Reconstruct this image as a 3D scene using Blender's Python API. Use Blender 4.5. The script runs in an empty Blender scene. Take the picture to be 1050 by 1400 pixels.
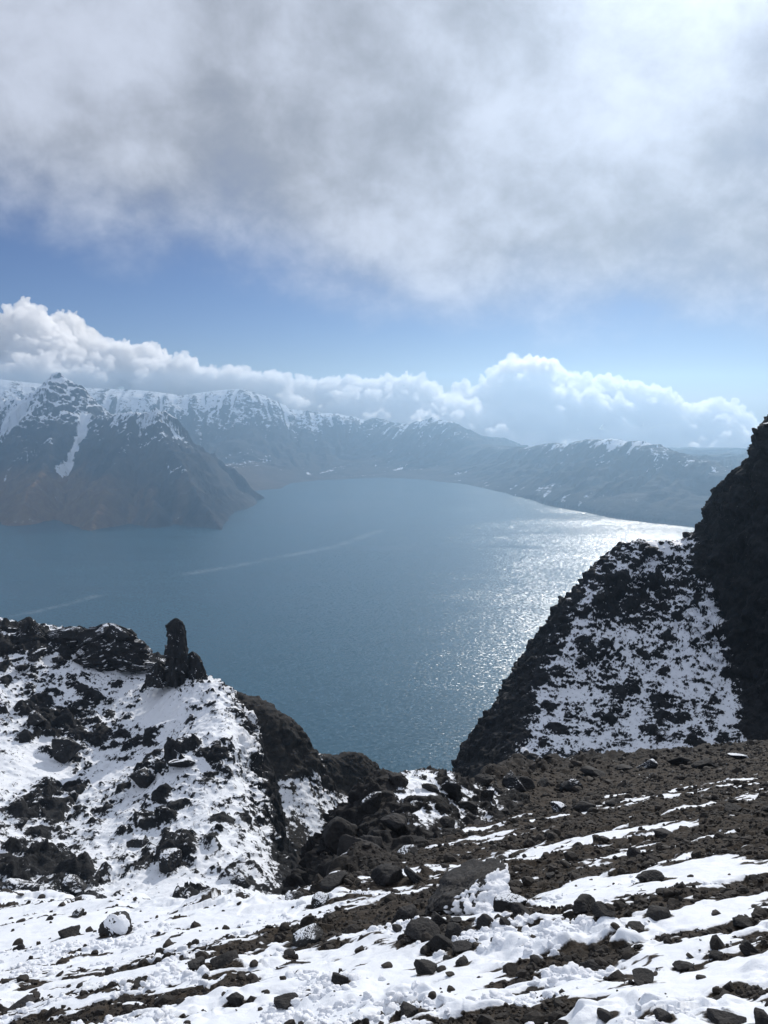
import bpy, bmesh, math, random
import numpy as np
from mathutils import Vector, Matrix, Euler
C = bpy.context.scene.collection
SC = bpy.context.scene
R = math.radians
rng = np.random.default_rng(7)
random.seed(7)

# ------------------------------------------------------------------ camera
PITCH = R(8.4)
F_PX = 1052.0                       # focal length in pixels of the 1050 x 1400 photograph
cam_d = bpy.data.cameras.new('camera'); cam = bpy.data.objects.new('camera', cam_d); C.objects.link(cam)
cam_d.sensor_fit = 'VERTICAL'; cam_d.sensor_height = 36.0
cam_d.lens = 36.0 * F_PX / 1400.0
cam_d.clip_start = 0.1; cam_d.clip_end = 60000
cam.location = (0, 0, 0); cam.rotation_euler = (R(90) - PITCH, 0, 0)
SC.camera = cam
LAKE_Z = -400.0

# ------------------------------------------------------------------ light, sky, exposure
SUN_EL, SUN_AZ = R(28.5), R(19.5)
sun_d = bpy.data.lights.new('sun', 'SUN'); sun_d.energy = 2.9; sun_d.angle = R(0.53); sun_d.color = (1.0, 0.95, 0.88)
sun = bpy.data.objects.new('sun', sun_d); C.objects.link(sun)
SUN_DIR = Vector((math.sin(SUN_AZ) * math.cos(SUN_EL), math.cos(SUN_AZ) * math.cos(SUN_EL), math.sin(SUN_EL)))
sun.rotation_euler = SUN_DIR.to_track_quat('Z', 'Y').to_euler()
SC.view_settings.view_transform = 'Standard'; SC.view_settings.look = 'None'
SC.view_settings.exposure = 0.0; SC.view_settings.gamma = 1.0; SC.view_settings.use_curve_mapping = False
SC.cycles.use_denoising = True
SC.cycles.max_bounces = 44; SC.cycles.diffuse_bounces = 3; SC.cycles.glossy_bounces = 3
SC.cycles.volume_bounces = 40; SC.cycles.transparent_max_bounces = 12
SC.cycles.sample_clamp_indirect = 6.0


class NT:
    """Small helper to write node trees briefly."""
    def __init__(self, tree):
        self.t = tree; tree.nodes.clear()
    def n(self, typ, ins=None, **kw):
        nd = self.t.nodes.new(typ)
        for k, v in kw.items(): setattr(nd, k, v)
        for k, v in (ins or {}).items(): self.set(nd.inputs[k], v)
        return nd
    def set(self, sock, v):
        if isinstance(v, bpy.types.NodeSocket): self.t.links.new(v, sock)
        elif isinstance(v, bpy.types.Node): self.t.links.new(v.outputs[0], sock)
        else:
            if sock.type == 'RGBA' and len(v) == 3: v = (*v, 1)
            sock.default_value = v
    def m(self, op, a, b=None, c=None, clamp=False):
        nd = self.t.nodes.new('ShaderNodeMath'); nd.operation = op; nd.use_clamp = clamp
        self.set(nd.inputs[0], a)
        if b is not None: self.set(nd.inputs[1], b)
        if c is not None: self.set(nd.inputs[2], c)
        return nd.outputs[0]
    def vm(self, op, a, b=None, s=None):
        nd = self.t.nodes.new('ShaderNodeVectorMath'); nd.operation = op
        self.set(nd.inputs[0], a)
        if b is not None: self.set(nd.inputs[1], b)
        if s is not None: self.set(nd.inputs['Scale'], s)
        return nd.outputs['Value'] if op in ('DOT_PRODUCT', 'LENGTH', 'DISTANCE') else nd.outputs[0]
    def ss(self, x, a, b, lo=0.0, hi=1.0):
        nd = self.n('ShaderNodeMapRange', {'Value': x, 'From Min': a, 'From Max': b, 'To Min': lo, 'To Max': hi}, interpolation_type='SMOOTHSTEP')
        return nd.outputs[0]
    def mix(self, f, a, b):
        nd = self.t.nodes.new('ShaderNodeMix'); nd.data_type = 'RGBA'
        self.set(nd.inputs[0], f); self.set(nd.inputs[6], a); self.set(nd.inputs[7], b)
        return nd.outputs[2]
    def noise(self, vec, scale, detail=4.0, rough=0.55, dist=0.0, out=0):
        nd = self.n('ShaderNodeTexNoise', {'Vector': vec, 'Scale': scale, 'Detail': detail, 'Roughness': rough, 'Distortion': dist})
        return nd.outputs[out]


def build_world():
    w = bpy.data.worlds.new('World'); SC.world = w; w.use_nodes = True
    t = NT(w.node_tree)
    sky = t.n('ShaderNodeTexSky', sky_type='NISHITA', sun_disc=False, sun_elevation=SUN_EL, sun_rotation=SUN_AZ,
              altitude=2600, air_density=1.0, dust_density=0.15, ozone_density=1.5)
    d = t.n('ShaderNodeTexCoord').outputs['Generated']
    sep = t.n('ShaderNodeSeparateXYZ', {'Vector': d})
    x, y, z = sep.outputs
    # the overcast deck: a layer high above, seen in perspective
    inv = t.m('DIVIDE', 1.0, t.m('ADD', t.m('MAXIMUM', z, 0.0), 0.75))
    px = t.m('MULTIPLY', x, inv); py = t.m('MULTIPLY', y, inv)
    p = t.n('ShaderNodeCombineXYZ', {'X': px, 'Y': py, 'Z': 3.7}).outputs[0]
    n1 = t.noise(p, 4.2, 8, 0.56, 0.12)
    n2 = t.noise(t.vm('ADD', p, (5.2, 1.3, 0)), 2.1, 2, 0.5, 0.2)
    n3 = t.noise(t.vm('ADD', p, (9.2, 4.3, 2)), 11.0, 7, 0.58, 0.15)
    base = t.m('ADD', t.m('MULTIPLY', n1, 0.6), t.m('ADD', t.m('MULTIPLY', n2, 0.5), t.m('MULTIPLY', n3, 0.36)))
    az = t.m('ARCTAN2', x, y)
    low = t.ss(t.m('ADD', z, t.m('MULTIPLY', az, 0.13)), 0.02, 0.26)
    cov = t.ss(t.m('ADD', base, t.m('MULTIPLY', t.m('SUBTRACT', low, 0.5), 0.66)), 0.50, 1.02)
    # brightness of the deck: bright near the veiled sun, grey where thick
    sd = (math.sin(R(20.5)) * math.cos(R(25.5)), math.cos(R(20.5)) * math.cos(R(25.5)), math.sin(R(25.5)))
    ca = t.vm('DOT_PRODUCT', t.vm('NORMALIZE', d), sd)
    glow1 = t.m('POWER', t.m('MAXIMUM', ca, 0.0), 9.0)
    glow2 = t.m('POWER', t.m('MAXIMUM', ca, 0.0), 90.0)
    glow3 = t.m('POWER', t.m('MAXIMUM', ca, 0.0), 500.0)
    tex = t.ss(t.m('ADD', t.m('MULTIPLY', n3, 0.5), t.m('MULTIPLY', n1, 0.5)), 0.33, 0.66, 0.72, 1.34)
    lum = t.m('MULTIPLY', tex, t.m('ADD', 0.50, t.m('ADD', t.m('MULTIPLY', glow1, 0.02), t.m('MULTIPLY', glow2, 0.17))))
    lum = t.m('ADD', lum, t.m('MULTIPLY', glow3, 0.32))
    STR = 0.10
    ccol = t.vm('SCALE', t.n('ShaderNodeCombineXYZ', {'X': 0.905, 'Y': 0.985, 'Z': 1.17}).outputs[0], s=t.m('MULTIPLY', lum, 1.0 / STR))
    skyc = t.vm('MULTIPLY', sky.outputs[0], (0.40, 0.445, 0.60))
    skyc = t.vm('ADD', skyc, t.vm('SCALE', (1.0, 1.0, 1.02), s=t.m('MULTIPLY', t.m('ADD', t.m('MULTIPLY', glow1, 0.03), t.m('MULTIPLY', glow2, 0.3)), 1.0 / STR)))
    col = t.mix(cov, skyc, ccol)
    bg = t.n('ShaderNodeBackground', {'Color': col, 'Strength': STR})
    out = t.n('ShaderNodeOutputWorld', {'Surface': bg.outputs[0]})
build_world()

# ------------------------------------------------------------------ numbers: noise, pixels to places, surfaces
def _hash(ix, iy, iz, seed):
    h = (ix.astype(np.uint32) * np.uint32(374761393) + iy.astype(np.uint32) * np.uint32(668265263)
         + iz.astype(np.uint32) * np.uint32(2147483647) + np.uint32((seed * 974634847 + 12345) & 0xffffffff))
    h = (h ^ (h >> np.uint32(13))) * np.uint32(1274126177)
    h = (h ^ (h >> np.uint32(16))) * np.uint32(2246822519)
    return h ^ (h >> np.uint32(15))
_G = np.array([[1,1,0],[-1,1,0],[1,-1,0],[-1,-1,0],[1,0,1],[-1,0,1],[1,0,-1],[-1,0,-1],[0,1,1],[0,-1,1],[0,1,-1],[0,-1,-1],[1,1,0],[-1,1,0],[0,-1,1],[0,-1,-1]], np.float32)
def perlin(x, y, z, seed=0):
    x = np.asarray(x, np.float32); y = np.asarray(y, np.float32); z = np.asarray(z, np.float32)
    x, y, z = np.broadcast_arrays(x, y, z)
    fx, fy, fz = np.floor(x), np.floor(y), np.floor(z)
    ix, iy, iz = fx.astype(np.int64), fy.astype(np.int64), fz.astype(np.int64)
    x, y, z = x - fx, y - fy, z - fz
    u = x*x*x*(x*(x*6-15)+10); v = y*y*y*(y*(y*6-15)+10); w = z*z*z*(z*(z*6-15)+10)
    def g(dx, dy, dz):
        gr = _G[_hash(ix+dx, iy+dy, iz+dz, seed) & np.uint32(15)]
        return gr[..., 0]*(x-dx) + gr[..., 1]*(y-dy) + gr[..., 2]*(z-dz)
    def L(a, b, t): return a + (b-a)*t
    return L(L(L(g(0,0,0), g(1,0,0), u), L(g(0,1,0), g(1,1,0), u), v), L(L(g(0,0,1), g(1,0,1), u), L(g(0,1,1), g(1,1,1), u), v), w)
def fbm(x, y, z, octs=5, rough=0.5, seed=0, ridged=False):
    s = 0; a = 1.0; tot = 0; f = 1.0
    for k in range(octs):
        n = perlin(x*f + 13.7*k, y*f + 7.3*k, z*f + 3.1*k, seed + k)
        if ridged: n = 1.0 - 2.0*np.abs(n)*1.6
        s = s + a*n; tot += a; a *= rough; f *= 2.03
    return s / tot
def worley(x, y, z, seed=0):
    """F1 distance and a random number of the nearest cell."""
    x = np.asarray(x, np.float32); y = np.asarray(y, np.float32); z = np.asarray(z, np.float32)
    fx, fy, fz = np.floor(x), np.floor(y), np.floor(z)
    ix, iy, iz = fx.astype(np.int64), fy.astype(np.int64), fz.astype(np.int64)
    best = np.full(x.shape, 9.0, np.float32); second = best.copy(); idr = np.zeros(x.shape, np.float32)
    for dx in (-1, 0, 1):
        for dy in (-1, 0, 1):
            for dz in (-1, 0, 1):
                h = _hash(ix+dx, iy+dy, iz+dz, seed)
                rx = (h & np.uint32(1023)).astype(np.float32)/1023; ry = ((h >> np.uint32(10)) & np.uint32(1023)).astype(np.float32)/1023
                rz = ((h >> np.uint32(20)) & np.uint32(1023)).astype(np.float32)/1023
                d = (fx+dx+rx-x)**2 + (fy+dy+ry-y)**2 + (fz+dz+rz-z)**2
                m = d < best
                second = np.where(m, best, np.minimum(second, d)); idr = np.where(m, rx, idr); best = np.where(m, d, best)
    return np.sqrt(best), np.sqrt(second), idr
def facets(x, y, z, seed=0):
    """Broken rock: every cell is a tilted plane of its own, so that neighbours meet in sharp edges."""
    x = np.asarray(x, np.float32); y = np.asarray(y, np.float32); z = np.asarray(z, np.float32)
    fx, fy, fz = np.floor(x), np.floor(y), np.floor(z)
    ix, iy, iz = fx.astype(np.int64), fy.astype(np.int64), fz.astype(np.int64)
    best = np.full(x.shape, 9.0, np.float32); val = np.zeros(x.shape, np.float32)
    k = np.float32(1/1023.0); M = np.uint32(1023)
    for dx in (-1, 0, 1):
        for dy in (-1, 0, 1):
            for dz in (-1, 0, 1):
                h = _hash(ix+dx, iy+dy, iz+dz, seed)
                rx = fx+dx+(h & M)*k-x; ry = fy+dy+((h >> np.uint32(10)) & M)*k-y; rz = fz+dz+((h >> np.uint32(20)) & M)*k-z
                d = rx*rx+ry*ry+rz*rz
                h2 = h*np.uint32(2654435761)
                h2 = h2 ^ (h2 >> np.uint32(15))
                v = ((h2 & M)*k-.5)*0.8 + 1.5*(((h2 >> np.uint32(8)) & M)*k-.5)*rx + 1.5*(((h2 >> np.uint32(16)) & M)*k-.5)*ry + 1.5*(((h2 >> np.uint32(22)) & M)*k-.5)*rz
                m = d < best; val = np.where(m, v, val); best = np.where(m, d, best)
    return val
def sst(x, a, b):
    t = np.clip((x - a)/(b - a), 0, 1); return t*t*(3-2*t)

CP, SP = math.cos(PITCH), math.sin(PITCH)
def ray(px, py):
    """Direction (with y = 1) of a point of the photograph."""
    dx = (px-525.0)/F_PX; dy = (700.0-py)/F_PX
    Y = CP + SP*dy
    return dx/Y, (-SP + CP*dy)/Y
def at(px, py, Y):
    a, b = ray(px, py); return (a*Y, Y, b*Y)
def on_lake(px, py):
    a, b = ray(px, py); Y = LAKE_Z/b; return (a*Y, Y)
def project(P):
    f = P[..., 1]*CP - P[..., 2]*SP; u = P[..., 1]*SP + P[..., 2]*CP
    return 525 + F_PX*P[..., 0]/f, 700 - F_PX*u/f

def tps(pts, reg=0.02):
    """Thin-plate surface z(x, y) through measured places."""
    P = np.array(pts, float); xy = P[:, :2]; n = len(P); sc = 20.0
    def phi(r2): return 0.5*r2*np.log(np.maximum(r2, 1e-9))
    d2 = ((xy[:, None]-xy[None])**2).sum(-1)/sc**2
    K = phi(d2) + reg*np.eye(n)
    A = np.zeros((n+3, n+3)); A[:n, :n] = K; A[:n, n] = 1; A[:n, n+1:] = xy/sc; A[n, :n] = 1; A[n+1:, :n] = xy.T/sc
    w = np.linalg.solve(A, np.r_[P[:, 2], 0, 0, 0])
    def f(X, Y):
        z = w[n] + w[n+1]*X/sc + w[n+2]*Y/sc
        for i in range(n):
            z = z + w[i]*phi(((X-xy[i, 0])**2 + (Y-xy[i, 1])**2)/sc**2)
        return z
    return f

def grid_normals(P):
    du = np.gradient(P, axis=1); dv = np.gradient(P, axis=0)
    n = np.cross(du, dv); n /= np.maximum(np.linalg.norm(n, axis=-1, keepdims=True), 1e-9)
    n[n[..., 2] < 0] *= -1
    return n

def grid_mesh(name, P, mat, attrs=None, keep=None):
    """A surface of rows x columns of points as one mesh object."""
    h, w = P.shape[:2]
    me = bpy.data.meshes.new(name)
    idx = np.arange(h*w).reshape(h, w)
    q = np.stack([idx[:-1, :-1], idx[:-1, 1:], idx[1:, 1:], idx[1:, :-1]], -1).reshape(-1, 4)
    if keep is not None:
        kf = (keep[:-1, :-1] | keep[:-1, 1:] | keep[1:, 1:] | keep[1:, :-1]).reshape(-1)
        q = q[kf]
    used = np.zeros(h*w, bool); used[q.ravel()] = True
    remap = np.cumsum(used) - 1; q = remap[q]
    co = P.reshape(-1, 3)[used].astype(np.float32)
    me.vertices.add(len(co)); me.vertices.foreach_set('co', co.ravel())
    me.loops.add(q.size); me.loops.foreach_set('vertex_index', q.ravel().astype(np.int32))
    me.polygons.add(len(q)); me.polygons.foreach_set('loop_start', np.arange(0, q.size, 4, dtype=np.int32))
    me.polygons.foreach_set('use_smooth', np.ones(len(q), bool))
    me.update(calc_edges=True)
    for k, v in (attrs or {}).items():
        a = me.attributes.new(k, 'FLOAT', 'POINT'); a.data.foreach_set('value', v.reshape(-1)[used].astype(np.float32))
    me.materials.append(mat)
    o = bpy.data.objects.new(name, me); C.objects.link(o)
    if name == 'ground':
        global GROUND_USED
        GROUND_USED = used
    return o

def tag(o, label=None, cat=None, group=None, kind=None):
    for k, v in (('label', label), ('category', cat), ('group', group), ('kind', kind)):
        if v: o[k] = v
    return o

# ------------------------------------------------------------------ materials
def new_mat(name):
    m = bpy.data.materials.new(name); m.use_nodes = True
    return m, NT(m.node_tree)

def terrain_mat(name, rock_a, rock_b, snow_scale, bump, fine, gravel=None, soft=0.10, speck=2.2):
    """Rock and scree under snow: the mesh carries how snowy each place is ('snow'), noise breaks its edge up."""
    m, t = new_mat(name)
    pos = t.n('ShaderNodeNewGeometry').outputs['Position']
    at_ = t.n('ShaderNodeAttribute', attribute_name='snow').outputs['Fac']
    nf = t.noise(pos, snow_scale, 6, 0.66)
    f = t.m('ADD', at_, t.m('MULTIPLY', t.m('SUBTRACT', nf, 0.5), speck))
    f = t.ss(f, 0.5-soft, 0.5+soft)
    c1 = t.noise(pos, snow_scale*0.35, 6, 0.6)
    c2 = t.noise(pos, snow_scale*2.2, 4, 0.65)
    rock = t.mix(t.ss(t.m('ADD', t.m('MULTIPLY', c1, 0.6), t.m('MULTIPLY', c2, 0.4)), 0.38, 0.62), rock_a, rock_b)
    if gravel:
        ga = t.n('ShaderNodeAttribute', attribute_name='gravel').outputs['Fac']
        gcol = t.mix(t.ss(c2, 0.35, 0.65), gravel[0], gravel[1])
        rock = t.mix(ga, rock, gcol)
    snowc = t.mix(t.noise(pos, snow_scale*0.5, 3), (0.80, 0.84, 0.90), (0.88, 0.90, 0.93))
    col = t.mix(f, rock, snowc)
    rough = t.m('SUBTRACT', 0.88, t.m('MULTIPLY', f, 0.28))
    h = t.m('ADD', t.m('MULTIPLY', t.noise(pos, fine, 6, 0.68), t.m('SUBTRACT', 1.0, t.m('MULTIPLY', f, 0.75))), t.m('MULTIPLY', f, 0.25))
    bp = t.n('ShaderNodeBump', {'Strength': 0.9, 'Distance': bump, 'Height': h})
    b = t.n('ShaderNodeBsdfPrincipled', {'Base Color': col, 'Roughness': rough, 'Normal': bp.outputs[0], 'Specular IOR Level': 0.3})
    t.n('ShaderNodeOutputMaterial', {'Surface': b.outputs[0]})
    return m

def rock_mat(name, a, b_, snow_amt, scale=1.0):
    m, t = new_mat(name)
    tc = t.n('ShaderNodeTexCoord').outputs['Object']
    oi = t.n('ShaderNodeObjectInfo').outputs['Random']
    pos = t.vm('ADD', t.n('ShaderNodeNewGeometry').outputs['Position'], t.n('ShaderNodeCombineXYZ', {'X': t.m('MULTIPLY', oi, 31.0)}).outputs[0])
    n1 = t.noise(pos, 1.6*scale, 7, 0.62, 0.4); n2 = t.noise(pos, 9.0*scale, 6, 0.7)
    col = t.mix(t.ss(t.m('ADD', t.m('MULTIPLY', n1, .6), t.m('MULTIPLY', n2, .4)), 0.36, 0.64), a, b_)
    col = t.vm('SCALE', col, s=t.m('ADD', 0.7, t.m('MULTIPLY', oi, 0.6)))
    nz = t.n('ShaderNodeSeparateXYZ', {'Vector': t.n('ShaderNodeNewGeometry').outputs['True Normal']}).outputs[2]
    if snow_amt > 0:
        f = t.ss(t.m('ADD', nz, t.m('MULTIPLY', t.m('SUBTRACT', n1, 0.5), 1.1)), 1.16-snow_amt, 1.26-snow_amt)
        col = t.mix(f, col, (0.84, 0.87, 0.91))
    bp = t.n('ShaderNodeBump', {'Strength': 0.8, 'Distance': 0.05/scale, 'Height': t.m('ADD', n2, t.m('MULTIPLY', n1, 0.8))})
    b = t.n('ShaderNodeBsdfPrincipled', {'Base Color': col, 'Roughness': 0.78, 'Normal': bp.outputs[0], 'Specular IOR Level': 0.35})
    t.n('ShaderNodeOutputMaterial', {'Surface': b.outputs[0]})
    return m

M_FAR = None
def far_mat():
    m, t = new_mat('far_mountain')
    pos = t.n('ShaderNodeNewGeometry').outputs['Position']
    sn = t.n('ShaderNodeAttribute', attribute_name='snow').outputs['Fac']
    gr = t.n('ShaderNodeAttribute', attribute_name='grass').outputs['Fac']
    nf = t.noise(t.vm('MULTIPLY', pos, (1, 1, 0.55)), 0.05, 7, 0.68)
    nr = t.noise(pos, 0.012, 6, 0.6)
    f = t.ss(t.m('ADD', sn, t.m('MULTIPLY', t.m('SUBTRACT', nf, 0.5), 1.5)), 0.42, 0.60)
    rock = t.mix(t.ss(nr, 0.35, 0.65), (0.013, 0.014, 0.018), (0.056, 0.050, 0.048))
    grass = t.mix(t.ss(nf, 0.35, 0.65), (0.15, 0.075, 0.038), (0.20, 0.125, 0.06))
    rock = t.mix(gr, rock, grass)
    col = t.mix(f, rock, (0.84, 0.87, 0.91))
    bp = t.n('ShaderNodeBump', {'Strength': 0.8, 'Distance': 6.0, 'Height': nf})
    b = t.n('ShaderNodeBsdfPrincipled', {'Base Color': col, 'Roughness': 0.9, 'Normal': bp.outputs[0], 'Specular IOR Level': 0.15})
    t.n('ShaderNodeOutputMaterial', {'Surface': b.outputs[0]})
    return m

def water_mat():
    m, t = new_mat('lake_water')
    pos = t.n('ShaderNodeNewGeometry').outputs['Position']
    def wave(scale, stretch, seed):
        v = t.vm('MULTIPLY', t.vm('ADD', pos, (seed*17.0, seed*31.0, 0)), (1.0*scale, stretch*scale, 1.0))
        return t.vm('SUBTRACT', t.noise(v, 1.0, 3, 0.6, 0.0, out=1), (0.5, 0.5, 0.5))
    patch = t.noise(t.vm('MULTIPLY', pos, (0.0016, 0.0042, 1)), 1.0, 5, 0.6, 0.6)
    amp = t.ss(patch, 0.32, 0.66, 0.55, 1.25)
    w = t.vm('ADD', wave(0.22, 1.3, 1.0), t.vm('SCALE', wave(1.1, 1.2, 2.0), s=0.9))
    w = t.vm('MULTIPLY', t.vm('SCALE', w, s=t.m('MULTIPLY', amp, 1.02)), (1, 1, 0))
    nrm = t.vm('NORMALIZE', t.vm('ADD', w, (0, 0, 1)))
    col = t.mix(t.ss(patch, 0.3, 0.7), (0.018, 0.070, 0.100), (0.027, 0.090, 0.124))
    # long pale slicks that cross the lake
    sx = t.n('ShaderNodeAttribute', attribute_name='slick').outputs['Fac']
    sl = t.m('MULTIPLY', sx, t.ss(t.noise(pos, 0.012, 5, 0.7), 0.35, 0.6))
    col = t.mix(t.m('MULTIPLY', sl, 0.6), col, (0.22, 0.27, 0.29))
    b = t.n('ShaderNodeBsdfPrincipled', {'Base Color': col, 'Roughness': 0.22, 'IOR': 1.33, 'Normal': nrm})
    t.n('ShaderNodeOutputMaterial', {'Surface': b.outputs[0]})
    return m

# ------------------------------------------------------------------ the lake
def lake():
    xs = np.r_[-6400, np.arange(-2600, 2601, 14.0), 6400]; ys = np.r_[-200, np.arange(300, 4300, 14.0), 5150]
    X, Y = np.meshgrid(xs, ys)
    P = np.stack([X, Y, np.full_like(X, LAKE_Z)], -1)
    s = np.zeros_like(X)
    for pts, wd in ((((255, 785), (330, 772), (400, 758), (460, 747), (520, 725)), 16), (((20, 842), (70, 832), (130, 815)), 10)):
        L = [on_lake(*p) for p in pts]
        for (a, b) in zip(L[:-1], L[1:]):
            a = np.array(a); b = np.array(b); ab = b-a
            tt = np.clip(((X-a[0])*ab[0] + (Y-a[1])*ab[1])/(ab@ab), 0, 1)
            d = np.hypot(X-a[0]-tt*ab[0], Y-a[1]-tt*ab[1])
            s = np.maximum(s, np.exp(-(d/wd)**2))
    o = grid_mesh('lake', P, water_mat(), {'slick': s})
    tag(o, 'wide blue crater lake glittering below the cliffs', 'lake', kind='structure')
lake()

# ------------------------------------------------------------------ far mountains round the lake
def polyline(pts, step):
    P = np.array(pts, float); out = []; ss = []; s = 0
    for a, b in zip(P[:-1], P[1:]):
        L = np.linalg.norm((b-a)[:2]); n = max(1, int(L/step))
        for k in range(n): out.append(a + (b-a)*k/n); ss.append(s + L*k/n)
        s += L
    out.append(P[-1]); ss.append(s)
    return np.array(out), np.array(ss)
def nearest(X, Y, pts):
    sh = X.shape; x = X.ravel().astype(np.float32); y = Y.ravel().astype(np.float32)
    d = np.full(x.shape, 1e12, np.float32); k = np.zeros(x.shape, np.int32)
    for i, p in enumerate(pts):
        q = (x-np.float32(p[0]))**2 + (y-np.float32(p[1]))**2
        m = q < d; d[m] = q[m]; k[m] = i
    return np.sqrt(d).reshape(sh), k.reshape(sh)

def far_rim():
    ridge = [at(-420, 505, 4300), at(-200, 512, 4400), at(0, 518, 4500), at(70, 526, 4600), at(120, 530, 4650), at(190, 533, 4700), at(250, 540, 4750),
             at(300, 533, 4800), at(330, 531, 4800), at(362, 541, 4850), at(400, 560, 4900), at(470, 567, 4950), at(500, 574, 4950), at(520, 572, 4900), at(535, 578, 4850), at(560, 579, 4780),
             at(590, 571, 4700), at(612, 577, 4620), at(630, 592, 4560), at(650, 607, 4500), at(700, 615, 4100), at(745, 608, 3750), at(790, 604, 3450), at(840, 600, 3220),
             at(890, 608, 3060), at(940, 626, 2930), at(990, 642, 2840), at(1060, 640, 2800), at(1200, 590, 2800), at(1500, 560, 2700)]
    shore = [(-420, 720), (-200, 700), (100, 690), (250, 673), (320, 669), (350, 671), (385, 668), (400, 660), (435, 657), (470, 655), (520, 653), (570, 655), (640, 663), (700, 676), (750, 690), (830, 706),
             (900, 716), (960, 722), (1050, 730), (1200, 745), (1500, 770)]
    shore = [(*on_lake(*p), LAKE_Z) for p in shore]
    rp, rs = polyline(ridge, 22); sp, s2 = polyline(shore, 22)
    xs = np.arange(-3300, 3300, 8.0); ys = np.arange(2100, 5140, 8.0)
    X, Y = np.meshgrid(xs, ys)
    X = X + 25*perlin(X/140, Y/140, 1.0, 3); Yw = Y + 25*perlin(X/140, Y/140, 5.0, 4)
    ds, ks = nearest(X, Yw, sp); dr, kr = nearest(X, Yw, rp)
    su = (sp[:, 0]/sp[:, 1]); o_ = np.argsort(su); ysh = np.interp(X/Y, su[o_], sp[o_, 1])
    inside = np.where(Yw > ysh, 1.0, -1.0)
    zr = rp[kr, 2] ; S = rs[kr]
    # smooth the ridge height sideways a little
    t = ds/(ds+dr+1e-6)
    H = np.where(inside > 0, zr - LAKE_Z, 60.0)
    u = X/Y
    pw = np.interp(u, [-1, -.3, -.1, .0, .12, .2, .4, 1], [1.25, 1.3, 1.5, 1.9, 1.2, 0.62, 0.5, 0.6])   # flat shelf at the far end, cliffs on the sunward side
    prof = np.power(np.clip(t, 0, 1), pw)
    prof = prof*0.68 + 0.32*sst(t, 0.62, 0.93)
    gul = fbm(S/85.0, t*1.6, 0.3, 5, 0.58, 21, ridged=True)
    gul2 = fbm(S/30.0, t*3.0, 4.3, 3, 0.55, 31, ridged=True)
    rough = fbm(X/160, Y/160, 2.2, 6, 0.55, 41)
    env = np.sin(np.pi*np.clip(t, 0, 1))**0.7*np.clip(H*prof/90, 0, 1); u_ = X/Y
    Z = LAKE_Z + H*prof + inside*env*(34*(gul-.2) + 15*(gul2-.2) + 50*rough*np.minimum(1, H/250)) + (10*fbm(S/110, 3, 9, 3, .6, 78) + 12*(fbm(S/38, 1, 9, 4, .6, 77, ridged=True)-.3))*sst(t, .72, .95)*sst(u_, -.25, -.05)
    Z = np.where(inside > 0, Z, LAKE_Z - 3 - ds*0.15)
    Z = np.minimum(Z, np.where(dr < 700, 138.0, 138.0))
    P = np.stack([X, Y, Z], -1)
    n = grid_normals(P)
    hi = np.clip((Z-LAKE_Z)/400, 0, 1.4)
    snow = 0.02 + 0.85*sst(hi*(1+0.25*sst(u, 0, .2)), 0.2, 0.95) - 0.95*sst(0.76-n[..., 2], 0, 0.25) - 0.50*(gul-.2) - 0.25*(gul2-.2) + 0.20*gul2*-1 + 0.25*fbm(X/220, Y/220, 8, 4, .55, 5)
    snow = 0.5 + 0.5*np.tanh((snow - 0.5 + 0.06*sst(u, 0.1, 0.25))*1.3)
    grass = sst(0.30-hi+0.12*fbm(X/120, Y/120, 3, 4, .6, 9), 0, 0.2)*sst(n[..., 2], .8, .92)*0.55*sst(-u, .05, .25)
    keep = (inside > 0) | (ds < 40)
    o = grid_mesh('mountain_range', P, M_FAR, {'snow': snow, 'grass': grass}, keep)
    tag(o, 'hazy snow streaked crater rim along the far shore of the lake', 'mountain', kind='structure')

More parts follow.
